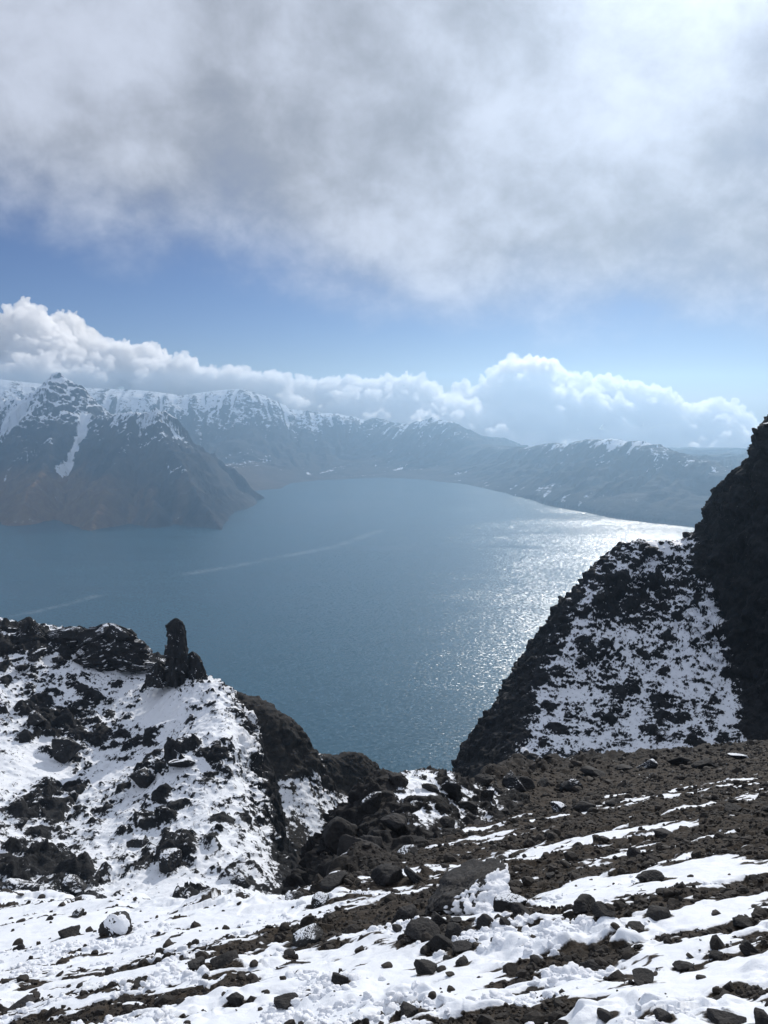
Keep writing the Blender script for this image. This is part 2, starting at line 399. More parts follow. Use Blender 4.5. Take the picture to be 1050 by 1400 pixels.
def headland():
    A = at(212, 560, 2900)
    segs = [  # ridge lines of the promontory: (points, fall of the flanks)
        ([at(75, 508, 3300), at(80, 532, 3280), at(110, 560, 3200), at(140, 572, 3080), at(165, 566, 3000), at(190, 561, 2940), A], 1.08),
        ([A, at(220, 575, 2890), at(246, 610, 2870), at(280, 654, 2840), at(310, 687, 2805), at(340, 699, 2790)], 1.10),
        ([A, at(224, 598, 2780), at(252, 642, 2620), at(282, 692, 2440), at(304, 730, 2310)], 0.98),
        ([at(180, 588, 2830), at(150, 642, 2620), at(135, 692, 2420), at(120, 738, 2270)], 0.80),
        ([at(80, 532, 3280), at(72, 580, 3080), at(60, 630, 2800), at(30, 690, 2480)], 0.80),
        ([at(75, 508, 3300), at(62, 530, 3310), at(40, 543, 3330), at(0, 546, 3350), at(-80, 520, 3450), at(-250, 500, 3600), at(-500, 500, 3700)], 0.95),
        ([at(-80, 560, 3200), at(-60, 640, 2800), at(-50, 730, 2350)], 0.60),
        ([at(-300, 560, 3300), at(-320, 740, 2350)], 0.55),
        ([at(150, 600, 2900), at(200, 640, 2680), at(215, 700, 2420)], 0.95),
    ]
    xs = np.arange(-2300, -330, 5.0); ys = np.arange(2050, 3900, 5.0)
    X, Y = np.meshgrid(xs, ys)
    wx = X + 22*fbm(X/110, Y/110, 1.0, 3, .5, 3); wy = Y + 22*fbm(X/110, Y/110, 5.0, 3, .5, 4)
    Z = np.full(X.shape, -900.0); Sx = np.zeros_like(X); D = np.zeros_like(X)
    for i, (pts, k) in enumerate(segs):
        rp, rs = polyline(pts, 14); d, kk = nearest(wx, wy, rp)
        z = rp[kk, 2] - k*d*(1 - 0.0003*np.minimum(d, 700)) + 9*fbm(rs[kk]/50, i*7.7, 0.5, 4, .6, 90)
        m = z > Z; Z = np.where(m, z, Z); Sx = np.where(m, rs[kk] + 777*i, Sx); D = np.where(m, d, D)
    hi0 = np.clip((Z-LAKE_Z)/400, 0, 1.3)
    gul = fbm(Sx/60.0, D/420.0, 1.7, 5, 0.6, 12, ridged=True); gul2 = fbm(Sx/22.0, D/200.0, 5.7, 3, 0.6, 14, ridged=True)
    rough = fbm(X/90, Y/90, 2.2, 6, 0.56, 45); rr = fbm(X/50, Y/50, 7.2, 5, 0.56, 48, ridged=True)
    env = sst(hi0, 0.0, 0.25)*sst(D, 0, 60) + 0.15
    Z = Z + env*(46*(gul-.3) + 20*(gul2-.3) + 30*rough) + 15*(rr-.2)*sst(hi0, .1, .5)
    Z = np.minimum(Z, 136)
    P = np.stack([X, Y, Z], -1); n = grid_normals(P)
    hi = np.clip((Z-LAKE_Z)/400, 0, 1.3)
    snow = 0.02 + 0.80*sst(hi, 0.40, 1.1) - 0.50*sst(0.84-n[..., 2], 0, 0.30) - 0.42*(gul-.2) - 0.2*(gul2-.2) + 0.35*fbm(X/130, Y/130, 8, 4, .55, 5)
    snow = snow + 0.40*sst(360-np.hypot(X-A[0], Y-A[1]), 0, 220)*(0.6 + 1.2*fbm(X/60, Y/60, 21, 4, .6, 23))
    snow = snow + 0.22*sst(hi, .5, .8) + 0.25*sst(-X/Y, .40, .5)*sst(hi, .3, .7)
    snow = 0.5 + 0.55*np.tanh((snow-0.5)*1.4)
    # snow-filled couloir below the spike and the snow field above the left shore
    for pts, wd, am in (([at(118, 560, 3150), at(108, 590, 3040), at(98, 620, 2900), at(82, 640, 2800)], 22, 0.8), ([at(60, 615, 2950), at(0, 660, 2800), at(-80, 690, 2700)], 30, 0.35),
                        ([at(20, 580, 3150), at(-40, 600, 3100)], 60, 0.4), ([at(230, 640, 2640), at(262, 652, 2610)], 20, 0.4)):
        rp, rs = polyline(pts, 10); d, kk = nearest(wx, wy, rp)
        snow = snow + am*np.exp(-(d/wd)**2)
    pxx = project(P)[0]
    grass = sst(0.42-hi+0.16*fbm(X/120, Y/120, 3, 4, .6, 9), 0.0, 0.16)*sst(-X/Y, 0.27, 0.42)
    grass = np.maximum(grass, 0.8*sst(fbm(X/70, Y/200, 13, 4, .6, 19), 0.05, 0.3)*sst(0.5-hi, 0, 0.2)*sst(-X/Y, 0.2, 0.35))
    o = grid_mesh('mountain', P, M_FAR, {'snow': snow, 'grass': grass}, Z > LAKE_Z-25)
    tag(o, 'dark pyramid headland with snowy peak jutting into the lake', 'mountain', kind='structure')
M_FAR = far_mat()
far_rim(); headland()

# ------------------------------------------------------------------ near crags
M_CRAG = terrain_mat('crag_rock_and_snow', (0.007, 0.008, 0.010), (0.024, 0.025, 0.028), 2.9, 0.22, 3.2)
M_BACK = terrain_mat('gully_rock_and_snow', (0.009, 0.009, 0.010), (0.036, 0.032, 0.028), 1.8, 0.25, 2.4)

def landform(name, pts, x0, x1, y0, y1, step, mat, label, cat, paint, amp=1.0, seed=0, behind=(), keepf=None, fine=1.0):
    """A crag as a real surface through measured places, roughened with rock forms; 'paint' says how snowy each place is."""
    ctrl = [at(*p) for p in pts]
    for (p, offs) in behind:
        b = at(*p)
        ctrl += [(b[0]+o[0], b[1]+o[1], b[2]+o[2]) for o in offs]
    f = tps(ctrl)
    X, Y = np.meshgrid(np.arange(x0, x1, step), np.arange(y0, y1, step))
    Z = f(X, Y)
    P = np.stack([X, Y, Z], -1); n = grid_normals(P)
    steep = sst(0.78-n[..., 2], 0, 0.3)
    px, py = project(P)
    snow, bulge, roughness = paint(P, n, px, py, steep)
    x, y, z = P[..., 0]*fine, P[..., 1]*fine, P[..., 2]*fine
    big = fbm(x/7, y/7, z/7, 4, 0.5, seed+1)
    wx, wy, wz = x + 0.5*perlin(x/1.1, y/1.1, z/1.1, seed+2), y + 0.5*perlin(x/1.1, y/1.1, z/1.1, seed+3), z
    blk = fbm(x/3.6, y/3.6, z/4.6, 5, 0.56, seed+5, ridged=True) - 0.32
    crack = fbm(x/1.3, y/1.3, z/6.0, 4, 0.55, seed+6, ridged=True) - 0.32
    zz = z/1.6 + 0.8*big + 0.35*perlin(x/2, y/2, z/2, seed+7); led = zz - np.floor(zz); led = led - 0.5
    f1, f2, idr = worley(wx/2.1, wy/2.1, wz/1.7, seed+9)
    pn = fbm(x/0.95, y/0.95, z/0.95, 5, 0.62, seed+12)            # fine rubble
    pn2 = fbm(x/2.6, y/2.6, z/2.6, 3, 0.5, seed+14)
    pep = sst(pn + 0.5*pn2, 0.02, 0.22)
    stone = np.clip(0.7 - f1, 0, 1)*(idr > 0.62)                 # boulders of about a metre
    facet = 1.15*facets(wx/3.4, wy/3.4, wz/4.2, seed+40) + 0.72*facets(wx/1.5, wy/1.5, wz/1.9, seed+41) + 0.32*facets(wx/0.62, wy/0.62, wz/0.8, seed+42)
    rug = np.clip(steep + bulge, 0, 1.3)
    facet = 0.75*np.tanh(facet/0.75)
    d = amp*(0.8*big + rug*(0.55*blk + 1.0*facet + 0.40*crack + 0.30*led) + roughness*(0.22*blk + 0.34*facet + 0.9*stone) + (0.2+0.6*roughness)*0.42*pep*(1-0.5*rug)) + bulge*1.2
    P2 = P + n*d[..., None]
    n2 = grid_normals(P2)
    loc = sst(0.60-n2[..., 2], -0.05, 0.35); lk = 1 - 0.75*np.clip(snow, 0, 1)
    s = snow - 1.3*np.clip(roughness*stone*2.2, 0, 1) - 0.55*pep*(0.25+roughness) - 0.65*loc*lk - 0.45*steep*lk + 0.5*steep*sst(n2[..., 2], .72, .92) - 0.55*np.clip(bulge, 0, 1)*sst(.9-n2[..., 2], 0, .15)
    nrel = n2[..., 2] - n[..., 2]
    s = s + 1.5*np.clip(nrel, -.5, .3)*(1-0.5*steep)
    s = s + 0.20*fbm(x/0.7, y/0.7, z/0.7, 4, .65, seed+30)
    keep = None if keepf is None else keepf(P2)
    s = 0.5 + np.where(s < .5, .52, .36)*np.tanh((s-0.5)*1.6)
    o = grid_mesh(name, P2, mat, {'snow': s, 'gravel': np.zeros_like(s)}, keep)
    tag(o, label, cat, kind='structure')
    return (P2, n2) + project(P2)

def blob_field(P, px, py, spots):
    """How near each place is to outcrops given as (x, y, radius) in the photograph; measured in metres on the surface."""
    out = np.zeros(px.shape)
    for (bx, by, br, am) in spots:
        q = (px-bx)**2 + (py-by)**2
        i = np.unravel_index(np.argmin(q + 0.02*(P[..., 1]-P[..., 1].min())**2), q.shape)
        c = P[i]; r = br*c[1]/F_PX
        q3 = P/1.6
        d2 = ((P - c)**2).sum(-1)*(1 + 0.9*perlin(q3[..., 0], q3[..., 1], q3[..., 2], 71))**2
        out = np.maximum(out, am*np.exp(-(d2/(r*r))**2.5))
    return out

def left_spur():
    pts = [(-250, 815, 88), (-100, 835, 92), (0, 848, 95), (60, 856, 96), (130, 868, 97), (185, 890, 95), (235, 922, 92), (280, 922, 88), (304, 942, 87.5), (334, 975, 86), (350, 1010, 84), (364, 1060, 81), (380, 1120, 77), (396, 1180, 73),
           (0, 930, 86), (0, 1030, 77), (0, 1130, 69), (0, 1215, 62), (100, 930, 88), (100, 1030, 80), (100, 1130, 71), (100, 1215, 63), (200, 965, 87), (200, 1050, 79), (200, 1150, 69), (200, 1230, 62),
           (280, 985, 82), (280, 1080, 73), (280, 1180, 65), (280, 1245, 60), (335, 1050, 76), (345, 1140, 69), (350, 1225, 61), (-200, 1000, 75), (-200, 1200, 60), (0, 1320, 53), (200, 1330, 52), (380, 1300, 56)]
    pts = pts[:8] + [(a, b, 95 - (95-c)*1.5) for a, b, c in pts[8:]]
    behind = [((p), ((0, 8, -6), (0, 25, -30))) for p in pts[:8]] + [((p), ((0.6, 4.5, -8), (1.0, 11, -26))) for p in pts[8:14]]
    def paint(P, n, px, py, steep):
        dark = blob_field(P, px, py, [(80, 995, 42, 1), (50, 965, 22, .9), (30, 870, 45, .7), (110, 878, 40, .9), (150, 880, 40, .9), (40, 1185, 50, .9), (105, 1195, 35, .9), (250, 1030, 28, .9), (205, 1055, 30, .7), (195, 1130, 34, .8), (240, 1165, 40, .9),
                                        (265, 1230, 34, 1), (30, 1110, 28, .7), (105, 1078, 18, .8), (330, 1190, 30, .6), (60, 1080, 26, .6), (235, 905, 50, .9), (210, 1005, 16, .7)])
        flank = np.exp(-(((px-395-(py-1100)*0.16)/38)**2))*sst(py, 985, 1060)
        edge = sst(px - np.interp(py, [900, 960, 1060, 1200], [270, 322, 352, 372]), -14, 26)
        streak = fbm((P[..., 0]+0.5*P[..., 1])/5, P[..., 2]/9, 3, 5, .6, 61)
        snow = 1.24 + 0.75*streak - 0.85*dark - 1.15*flank - 0.4*edge - 0.25*sst(py, 1130, 1200)*sst(px, 150, 60)
        mod = sst(fbm(P[..., 0]/6.5, P[..., 1]/6.5, P[..., 2]/6.5, 3, .5, 66), -.22, .30)
        snow = snow + 0.32*(0.45-mod)
        smooth = np.exp(-((px-205)/45)**2 - ((py-965)/32)**2) + np.exp(-((px-215)/40)**2 - ((py-1215)/25)**2) + 0.8*np.exp(-((px-60)/35)**2 - ((py-1040)/25)**2)
        return snow + 0.6*smooth, 0.7*dark, np.clip((0.95 + 0.6*streak)*(0.48 + 0.85*mod) + 0.3*dark - 0.9*smooth, 0.03, 1.2)
    return landform('crag', pts, -72, 4, 36, 122, 0.13, M_CRAG, 'snow dusted rocky spur below the stone spire', 'crag', paint, 0.8, 100, behind,
             keepf=lambda P: P[..., 2] > -75)

def right_crag():
    pts = [(620, 1066, 92), (655, 1017, 94), (690, 962, 96), (725, 907, 99), (760, 852, 102), (800, 797, 105), (835, 757, 107), (875, 738, 108), (920, 738, 107), (968, 728, 105), (1000, 690, 103), (1022, 648, 101.5), (1036, 592, 100), (1050, 577, 99), (1100, 552, 98), (1220, 500, 100),
           (700, 1045, 83), (760, 965, 91), (760, 1045, 81), (820, 900, 96), (820, 1000, 86), (820, 1060, 79), (880, 825, 102), (900, 900, 95), (900, 1000, 85), (955, 800, 100), (950, 900, 93), (965, 1000, 83), (975, 775, 98), (1000, 850, 93), (1016, 930, 88), (1026, 1000, 82),
           (1040, 650, 96.5), (1040, 740, 93.5), (1040, 850, 90), (1045, 950, 86), (1100, 650, 94), (1100, 850, 87), (1100, 1000, 80), (1220, 700, 90), (1220, 1000, 76), (1005, 700, 98.5), (1010, 780, 95.5),
           (700, 1110, 75), (850, 1110, 69), (1000, 1090, 73), (1200, 1100, 68)]
    behind = [((p), ((-3, 7, -9), (-10, 24, -34))) for p in pts[:8]] + [((p), ((0, 9, -9), (-3, 28, -38))) for p in pts[8:11]] + [((p), ((0, 9, -7), (-3, 28, -34))) for p in pts[11:16]]
    def paint(P, n, px, py, steep):
        left = np.interp(py, [740, 800, 850, 900, 950, 1000, 1040, 1070], [838, 800, 768, 742, 724, 712, 696, 650])
        rightb = np.interp(py, [700, 760, 850, 930, 1000, 1050], [940, 958, 990, 1008, 1022, 1040])
        face = sst(px-left, -26, 26)*sst(rightb-px, -12, 18)
        brown = np.exp(-(((px-880)*0.5 + (py-812))/24)**2)*sst(px, 790, 830)*sst(px, 990, 950)
        bl = blob_field(P, px, py, [(830, 800, 22, .7), (870, 840, 25, .5), (800, 890, 18, .7), (905, 985, 20, .6), (860, 760, 20, .5), (920, 960, 16, .6), (840, 955, 16, .5)])
        streak = fbm((P[..., 0]-0.3*P[..., 1])/2.6, P[..., 2]/8, 3, 5, .6, 161)
        snow = -0.35 + 1.50*face + 0.80*streak - 0.6*brown - 0.8*bl - 0.12*sst(py, 930, 1040)
        wall = 1-face
        return snow, 0.5*bl, np.clip(0.85 + 0.3*wall + 0.4*streak, 0.1, 1.3)
    return landform('crag', pts, 2, 92, 64, 140, 0.13, M_CRAG, 'towering dark crag with snowy face above the brown scree', 'crag', paint, 0.85, 200, behind,
             keepf=lambda P: P[..., 2] > -85)

def gully():
    pts = [(290, 935, 113), (340, 953, 110), (370, 965, 109), (400, 980, 108), (418, 1003, 108), (440, 1021, 116), (470, 1021, 122), (500, 1035, 124), (513, 1048, 124), (535, 1095, 120),
           (350, 1058, 99), (400, 1064, 100), (430, 1062, 104), (450, 1078, 112), (480, 1088, 114), (505, 1098, 114),
           (370, 1100, 96), (420, 1130, 95), (470, 1130, 101), (395, 1200, 85), (450, 1195, 90), (490, 1150, 98), (440, 1260, 82), (500, 1240, 90)]
    behind = [((p), ((2, 7, -10), (5, 22, -36))) for p in pts[:10]]
    def paint(P, n, px, py, steep):
        base = np.interp(px, [320, 400, 425, 445, 500], [1058, 1062, 1050, 1075, 1090])
        slope = sst(py-base, -6, 10)
        streak = fbm((P[..., 0]*0.6+P[..., 1]*0.3)/2.2, (P[..., 0]-P[..., 2])/9, 3, 4, .55, 261)
        snow = -0.45 + 1.10*slope + 2.0*streak*slope + 0.8*np.exp(-((px-437)/9)**2)*sst(py, 1000, 1030)
        return snow, 0*px, np.clip(0.3 + 0.5*(1-slope), 0.1, 1)
    return landform('ravine', pts, -34, 10, 76, 150, 0.16, M_BACK, 'steep ravine of snow and brown scree dropping to the lake', 'ravine', paint, 0.7, 300, behind,
             keepf=lambda P: P[..., 2] > -110)
SPUR = left_spur(); CRAG = right_crag(); RAVINE = gully()

def knoll():
    """The rocky knoll at the lip of the slope, in front of the ravine."""
    pts = [(523, 1046, 22.5), (548, 1041, 23), (576, 1039, 24), (605, 1057, 26), (645, 1064, 28), (690, 1058, 31), (735, 1062, 34), (790, 1075, 40),
           (503, 1082, 21), (488, 1120, 19.5), (468, 1160, 17.3), (452, 1200, 15.6),
           (560, 1090, 21), (600, 1100, 22), (650, 1112, 23), (545, 1130, 19.3), (520, 1150, 17.8), (500, 1190, 15.4), (540, 1190, 15.2), (600, 1150, 18.6), (660, 1140, 20), (700, 1110, 25.5), (580, 1172, 16.6),
           (600, 1190, 16.5), (540, 1225, 14.9), (480, 1240, 15), (660, 1175, 19.2), (720, 1140, 25), (740, 1110, 30), (760, 1130, 30), (790, 1100, 36), (820, 1110, 38)]
    behind = [(p, ((0.5, 2.5, -2.6), (1, 8, -13))) for p in pts[:8]] + [(p, ((-1.2, .6, -2.4), (-3, 3, -8))) for p in pts[8:12]]
    def paint(P, n, px, py, steep):
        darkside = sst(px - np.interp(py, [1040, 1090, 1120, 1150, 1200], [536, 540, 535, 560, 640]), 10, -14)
        top = np.exp(-((px-560)/34)**2 - ((py-1085)/45)**2)
        low = sst(py, 1135, 1165)*sst(px, 520, 560)
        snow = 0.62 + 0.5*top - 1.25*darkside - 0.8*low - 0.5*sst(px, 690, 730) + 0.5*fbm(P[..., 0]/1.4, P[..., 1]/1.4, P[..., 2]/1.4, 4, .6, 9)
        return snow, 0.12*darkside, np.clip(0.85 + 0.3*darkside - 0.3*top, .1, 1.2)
    return landform('knoll', pts, -3.5, 11.5, 12.5, 40, 0.04, M_KNOLL, 'dark knoll of boulders and snow at the lip of the brown scree', 'knoll', paint, 0.42, 500, behind,
                    keepf=lambda P: (P[..., 2] > -34) & (P[..., 0] < 0.19*P[..., 1] + 0.3), fine=2.4)
M_KNOLL = terrain_mat('knoll_rock_and_snow', (0.007, 0.007, 0.008), (0.026, 0.025, 0.025), 2.2, 0.08, 7.0)
KNOLL = knoll()

# ------------------------------------------------------------------ the slope underfoot
M_GROUND = terrain_mat('scree_and_snow', (0.012, 0.011, 0.011), (0.040, 0.036, 0.032), 4.5, 0.05, 14.0, gravel=((0.019, 0.0145, 0.0105), (0.060, 0.046, 0.033)), soft=0.11, speck=1.1)
EDGE_U = [-1.5, -.8, -.54, -.336, -.20, -.13, -.075, -.045, -.02, .006, .03, .06, .10, .177, .225, .329, .43, .53, .70, 1.5]
EDGE_Y = [34, 28, 22, 15.5, 12.6, 12.0, 13.2, 15.0, 16.5, 18.0, 20, 23, 28, 38, 44, 50, 56, 64, 74, 90]
EDGE_PY = [1215, 1220, 1230, 1238, 1238, 1233, 1210, 1150, 1105, 1070, 1052, 1052, 1066, 1052, 1044, 1036, 1028, 1018, 1005, 960]
def ground_macro(u, Y):
    plane = -1.7 + (-0.535 + 0.17*np.clip(u, -1.2, 1.2))*Y
    ye = np.interp(u, EDGE_U, EDGE_Y)
    pyc = np.interp(u, EDGE_U, EDGE_PY)
    dy = (700.0-pyc)/F_PX
    zc = (-SP + CP*dy)/(CP + SP*dy)*ye
    raise_ = (zc - (-1.7 + (-0.535 + 0.17*np.clip(u, -1.2, 1.2))*ye))
    raise_ = raise_*np.maximum(sst(-u, .05, .09), sst(u, .09, .17)); k0 = 0.6
    z = plane + raise_*sst(Y/ye, k0, 1.0)
    over = np.maximum(0, Y-ye)
    z = z - 1.35*over*over/(over+1.2)*1.0
    return z

def ground():
    u = np.arange(-0.86, 0.92, 0.0019)
    rows = [2.0]
    while rows[-1] < 92: rows.append(rows[-1]*(1.0028 if rows[-1] > 3 else 1.004))
    Yr = np.array(rows)
    U, Y = np.meshgrid(u, Yr)
    # soften the edge line so it wanders like real ground
    Uw = U + 0.012*fbm(U*Y/2.5, Y/2.5, 0.5, 3, .5, 401)
    Z = ground_macro(Uw, Y)
    X = U*Y
    P = np.stack([X, Y, Z], -1); n = grid_normals(P)
    px, py = project(P)
    x, y, z = X, Y, Z
    ye = np.interp(Uw, EDGE_U, EDGE_Y)
    # drifts: long patches that run across the slope, rising to the right
    ax = (x*0.97 + y*0.22); ay = (y*0.97 - x*0.22)
    drift = fbm(ax/5.2, ay/1.25, 0.7, 5, 0.55, 411)
    spots = fbm(ax/1.5, ay/0.42, 2.7, 4, 0.6, 415)
    left = sst(-U, 0.02, 0.22)
    near = sst(8.6-Y, 0, 3.2)
    cov = -0.01 + 0.55*left + 0.47*near*(1-left) + 0.14*sst(24-Y, 0, 12)*(1-left) - 0.24*sst(Y, 18, 32)*(1-left)
    tiny = fbm(ax/0.55, ay/0.2, 6.7, 4, 0.62, 417)
    s_low = cov + 1.15*drift + 0.50*spots + 0.62*tiny*(0.4+left+near)
    snow = sst(s_low, 0.10, 0.42)
    # forms
    big = fbm(x/3.0, y/3.0, z/3.0, 4, .5, 421)
    med = fbm(x/0.9, y/0.9, z/0.9, 4, .55, 425)
    f1, f2, idr = worley(x/0.42, y/0.42, z/0.42, 431)
    f1c, f2c, idc = worley(x/0.16, y/0.16, z/0.16, 433)
    lump = np.clip(0.75-f1, 0, 1)*(idr > 0.35)
    lumpc = np.clip(0.75-f1c, 0, 1)
    tram = near*sst(fbm(x/1.1, y/1.1, 5, 3, .5, 441), -0.12, 0.22)        # trodden, clumpy snow near the path
    stones = (idr-.5)*0.10 + np.clip(.6-f1, 0, 1)*0.16 + np.clip(.6-f1c, 0, 1)*0.06
    edgez = sst(Y/ye, 0.70, 0.98)
    blk = fbm(x/1.8, y/1.8, z/1.8, 5, .58, 451, ridged=True)
    f1d, f2d, idd = worley(x/1.1, y/1.1, z/1.1, 435)
    d = 0.22*big + 0.07*med + (1-snow)*(stones*np.clip(Y/11, .35, 1) + 0.02) + snow*(0.05 + tram*(0.16*lump + 0.06*lumpc + 0.05*med) + 0.012*lumpc) + edgez*(0.35*blk + 0.5*np.clip(.7-f1d, 0, 1)*(idd > .4) + 0.25*(idd-.5))*np.interp(U, [-.3, -.05, .1, .4], [0.5, 1.3, 1.3, 0.9])*np.minimum(1, Y/20)
    P2 = P + n*d[..., None]
    n2 = grid_normals(P2)
    s = np.where(edgez > 0.0, snow - 0.55*edgez*sst(0.66-n2[..., 2], 0, .3) - edgez*0.5*np.clip(.7-f1d, 0, 1)*(idd > .4)*1.5, snow)
    over = sst(Y-ye, 0.3, 2.0); s = s*(1-0.6*over)
    gravel = np.clip((1 - edgez*0.8)*(1 - 0.85*np.exp(-((U+.01)/.055)**2)*sst(Y, 11, 14)) + 0.6*med + 0.35*fbm(x/2.2, y/2.2, 4, 4, .6, 470), 0, 1)
    o = grid_mesh('ground', P2, M_GROUND, {'snow': s*0.9+0.05, 'gravel': gravel}, Y < ye + 9)
    tag(o, 'steep slope of brown scree and drifted snow underfoot', 'ground', kind='structure')
    return (P2, n2, project(P2)[0], project(P2)[1], s, U, Y, ye)
GROUND = ground()

# ------------------------------------------------------------------ boulders and stones
M_ROCK = rock_mat('basalt', (0.008, 0.008, 0.009), (0.034, 0.032, 0.031), 0.0, 1.0)
M_ROCKSNOW = rock_mat('basalt_with_snow', (0.008, 0.008, 0.009), (0.032, 0.031, 0.030), 0.28, 1.0)
M_STONE = rock_mat('small_basalt', (0.012, 0.010, 0.009), (0.050, 0.040, 0.031), 0.0, 3.0)
M_FARROCK = rock_mat('far_basalt', (0.007, 0.008, 0.010), (0.025, 0.025, 0.027), 0.26, 0.6)

def clod_mat():
    m, t = new_mat('snow_clod')
    pos = t.n('ShaderNodeNewGeometry').outputs['Position']
    bp = t.n('ShaderNodeBump', {'Strength': 0.7, 'Distance': 0.02, 'Height': t.noise(pos, 30, 5, .6)})
    b = t.n('ShaderNodeBsdfPrincipled', {'Base Color': (0.86, 0.88, 0.92), 'Roughness': 0.6, 'Normal': bp.outputs[0], 'Specular IOR Level': 0.3})
    t.n('ShaderNodeOutputMaterial', {'Surface': b.outputs[0]})
    return m
M_CLOD = clod_mat()
def rock_shape(seed, sub=4, planes=10, flat=1.0, rough=1.0):
    """An angular block: a ball cut by random planes, then chipped."""
    bm = bmesh.new(); bmesh.ops.create_icosphere(bm, subdivisions=sub, radius=1.0)
    v = np.array([p.co[:] for p in bm.verts]); f = np.array([[q.index for q in p.verts] for p in bm.faces]); bm.free()
    rg = np.random.default_rng(seed)
    r = np.full(len(v), 1.15)
    for k in range(planes):
        n = rg.normal(size=3); n /= np.linalg.norm(n); dd = rg.uniform(.45, .92)
        c = v @ n
        rk = np.where(c > 0.05, dd/np.maximum(c, .05), 9)
        h = 0.03
        r = np.minimum(r, rk) - h*np.exp(-np.abs(r-rk)/h)*0.25
    p = v*r[:, None]
    p += v*(0.13*rough*fbm(p[:, 0]*1.4+seed, p[:, 1]*1.4, p[:, 2]*1.4, 5, .55, seed) + 0.06*rough*fbm(p[:, 0]*3.5+seed, p[:, 1]*3.5, p[:, 2]*3.5, 4, .6, seed+3, ridged=True))[:, None]
    p *= np.array([1.0, rg.uniform(.7, .95), rg.uniform(.55, .8)*flat])
    p /= np.abs(p[:, 0]).max()
    return p, f
def rock_mesh(name, seed, mat, smooth=True, **kw):
    p, f = rock_shape(seed, **kw)
    me = bpy.data.meshes.new(name); me.from_pydata(p.tolist(), [], f.tolist()); me.update()
    me.polygons.foreach_set('use_smooth', np.full(len(f), smooth)); me.materials.append(mat)
    return me
LIB = {}
def lib(mat, i, flat=1.0):
    key = (mat.name, i, flat)
    if key not in LIB: LIB[key] = rock_mesh('boulder', 50+i, mat, flat=flat, sub=5 if mat is not M_STONE else 3)
    return LIB[key]

def find(form, px, py, front=True):
    """The place of a surface that shows at a point of the photograph."""
    P2, n2, gx, gy = form[:4]
    q = (gx-px)**2 + (gy-py)**2
    m = q < max(9.0, q.min()*1.5)
    cand = np.where(m, P2[..., 1], 1e9)
    i = np.unravel_index(np.argmin(cand), q.shape)
    return P2[i], n2[i]

def boulder(form, px, py, w, label, seed, mat=None, tall=1.0, cat='boulder', name='boulder', group=None, rot=None, flat=1.0, sink=0.38, kw=None):
    w = w*0.94
    """A boulder whose foot shows at (px, py), w pixels wide there."""
    c, n = find(form, px, py)
    size = w*0.5*c[1]/F_PX
    o = bpy.data.objects.new(name, lib(mat or M_ROCK, seed % 14, flat))
    C.objects.link(o)
    rg = random.Random(seed*7+3)
    o.scale = (size, size*rg.uniform(.85, 1.15), size*tall)
    o.rotation_euler = (rg.uniform(-.25, .25), rg.uniform(-.25, .25) - 0.12, rg.uniform(0, 6.28)) if rot is None else rot
    o.location = (c[0], c[1], c[2] + size*tall*0.62*(1-2*sink*0.8))
    return tag(o, label, cat, group)

def drape(o, name, dirv, thr, seed, thick=0.05):
    """Snow lying on one side of a boulder, a part of it."""
    me0 = o.data; n = len(me0.vertices)
    co = np.empty(n*3, np.float32); me0.vertices.foreach_get('co', co); co = co.reshape(-1, 3)
    no = np.empty(n*3, np.float32); me0.vertex_normals.foreach_get('vector', no); no = no.reshape(-1, 3)
    f = np.array([p.vertices[:] for p in me0.polygons])
    d = np.array(o.rotation_euler.to_matrix().inverted() @ Vector(dirv).normalized())
    w = no @ d*0.6 + (co/np.linalg.norm(co, axis=1, keepdims=True)) @ d*0.6 + 0.55*fbm(co[:, 0]*1.8+seed, co[:, 1]*1.8, co[:, 2]*1.8, 4, .5, seed)
    m = sst(w, thr-.12, thr+.12)
    co2 = co + no*((m*2-1)*thick)[:, None]
    keep = (m[f] > .3).any(1)
    used, inv = np.unique(f[keep], return_inverse=True)
    me = bpy.data.meshes.new(name); me.from_pydata(co2[used].tolist(), [], inv.reshape(-1, 3).tolist()); me.update()
    me.polygons.foreach_set('use_smooth', np.ones(len(me.polygons), bool)); me.materials.append(M_CLOD)
    c = bpy.data.objects.new(name, me); C.objects.link(c); c.parent = o
    return c
B = boulder
# the big block with draped snow and the rocks heaped against its lower side
o = B(GROUND, 646, 1240, 168, 'largest block on the slope, flat topped, snow sliding off its face', 3, M_ROCK, 0.72, rot=(0.10, -0.16, 0.5))
o.data = rock_mesh('boulder', 77, M_ROCK, sub=6, planes=10, rough=1.7)
drape(o, 'snow_drape', (0.75, -0.75, 0.25), 0.40, 4, 0.035)
B(GROUND, 702, 1240, 62, 'dark upright end of the largest block, snow wedged beside it', 5, M_ROCKSNOW, 1.0)
B(GROUND, 552, 1258, 44, 'upright fin shaped rock leaning below the largest block', 6, M_ROCK, 1.5, rot=(0.2, 0.3, 1.0))
B(GROUND, 572, 1276, 74, 'smooth dark rock in front of the fin shaped rock', 8, M_ROCK, 0.8)
B(GROUND, 602, 1262, 46, 'tilted rock wedged between the largest block and smooth rock', 9, M_ROCK, 0.9)
B(GROUND, 622, 1276, 42, 'square brown rock in the middle of the heap', 10, M_ROCK, 0.9)
B(GROUND, 598, 1296, 52, 'dark rock at the foot of the heap beside snow', 11, M_ROCK, 0.9)
B(GROUND, 634, 1298, 44, 'lowest pointed rock of the heap, sunk in snow', 12, M_ROCK, 0.8)
B(GROUND, 662, 1266, 30, 'small rock set alone in the snow tongue', 13, M_ROCK, 0.8)
B(GROUND, 716, 1248, 44, 'black rock at the edge of the snow tongue and gravel', 14, M_ROCK, 0.7)
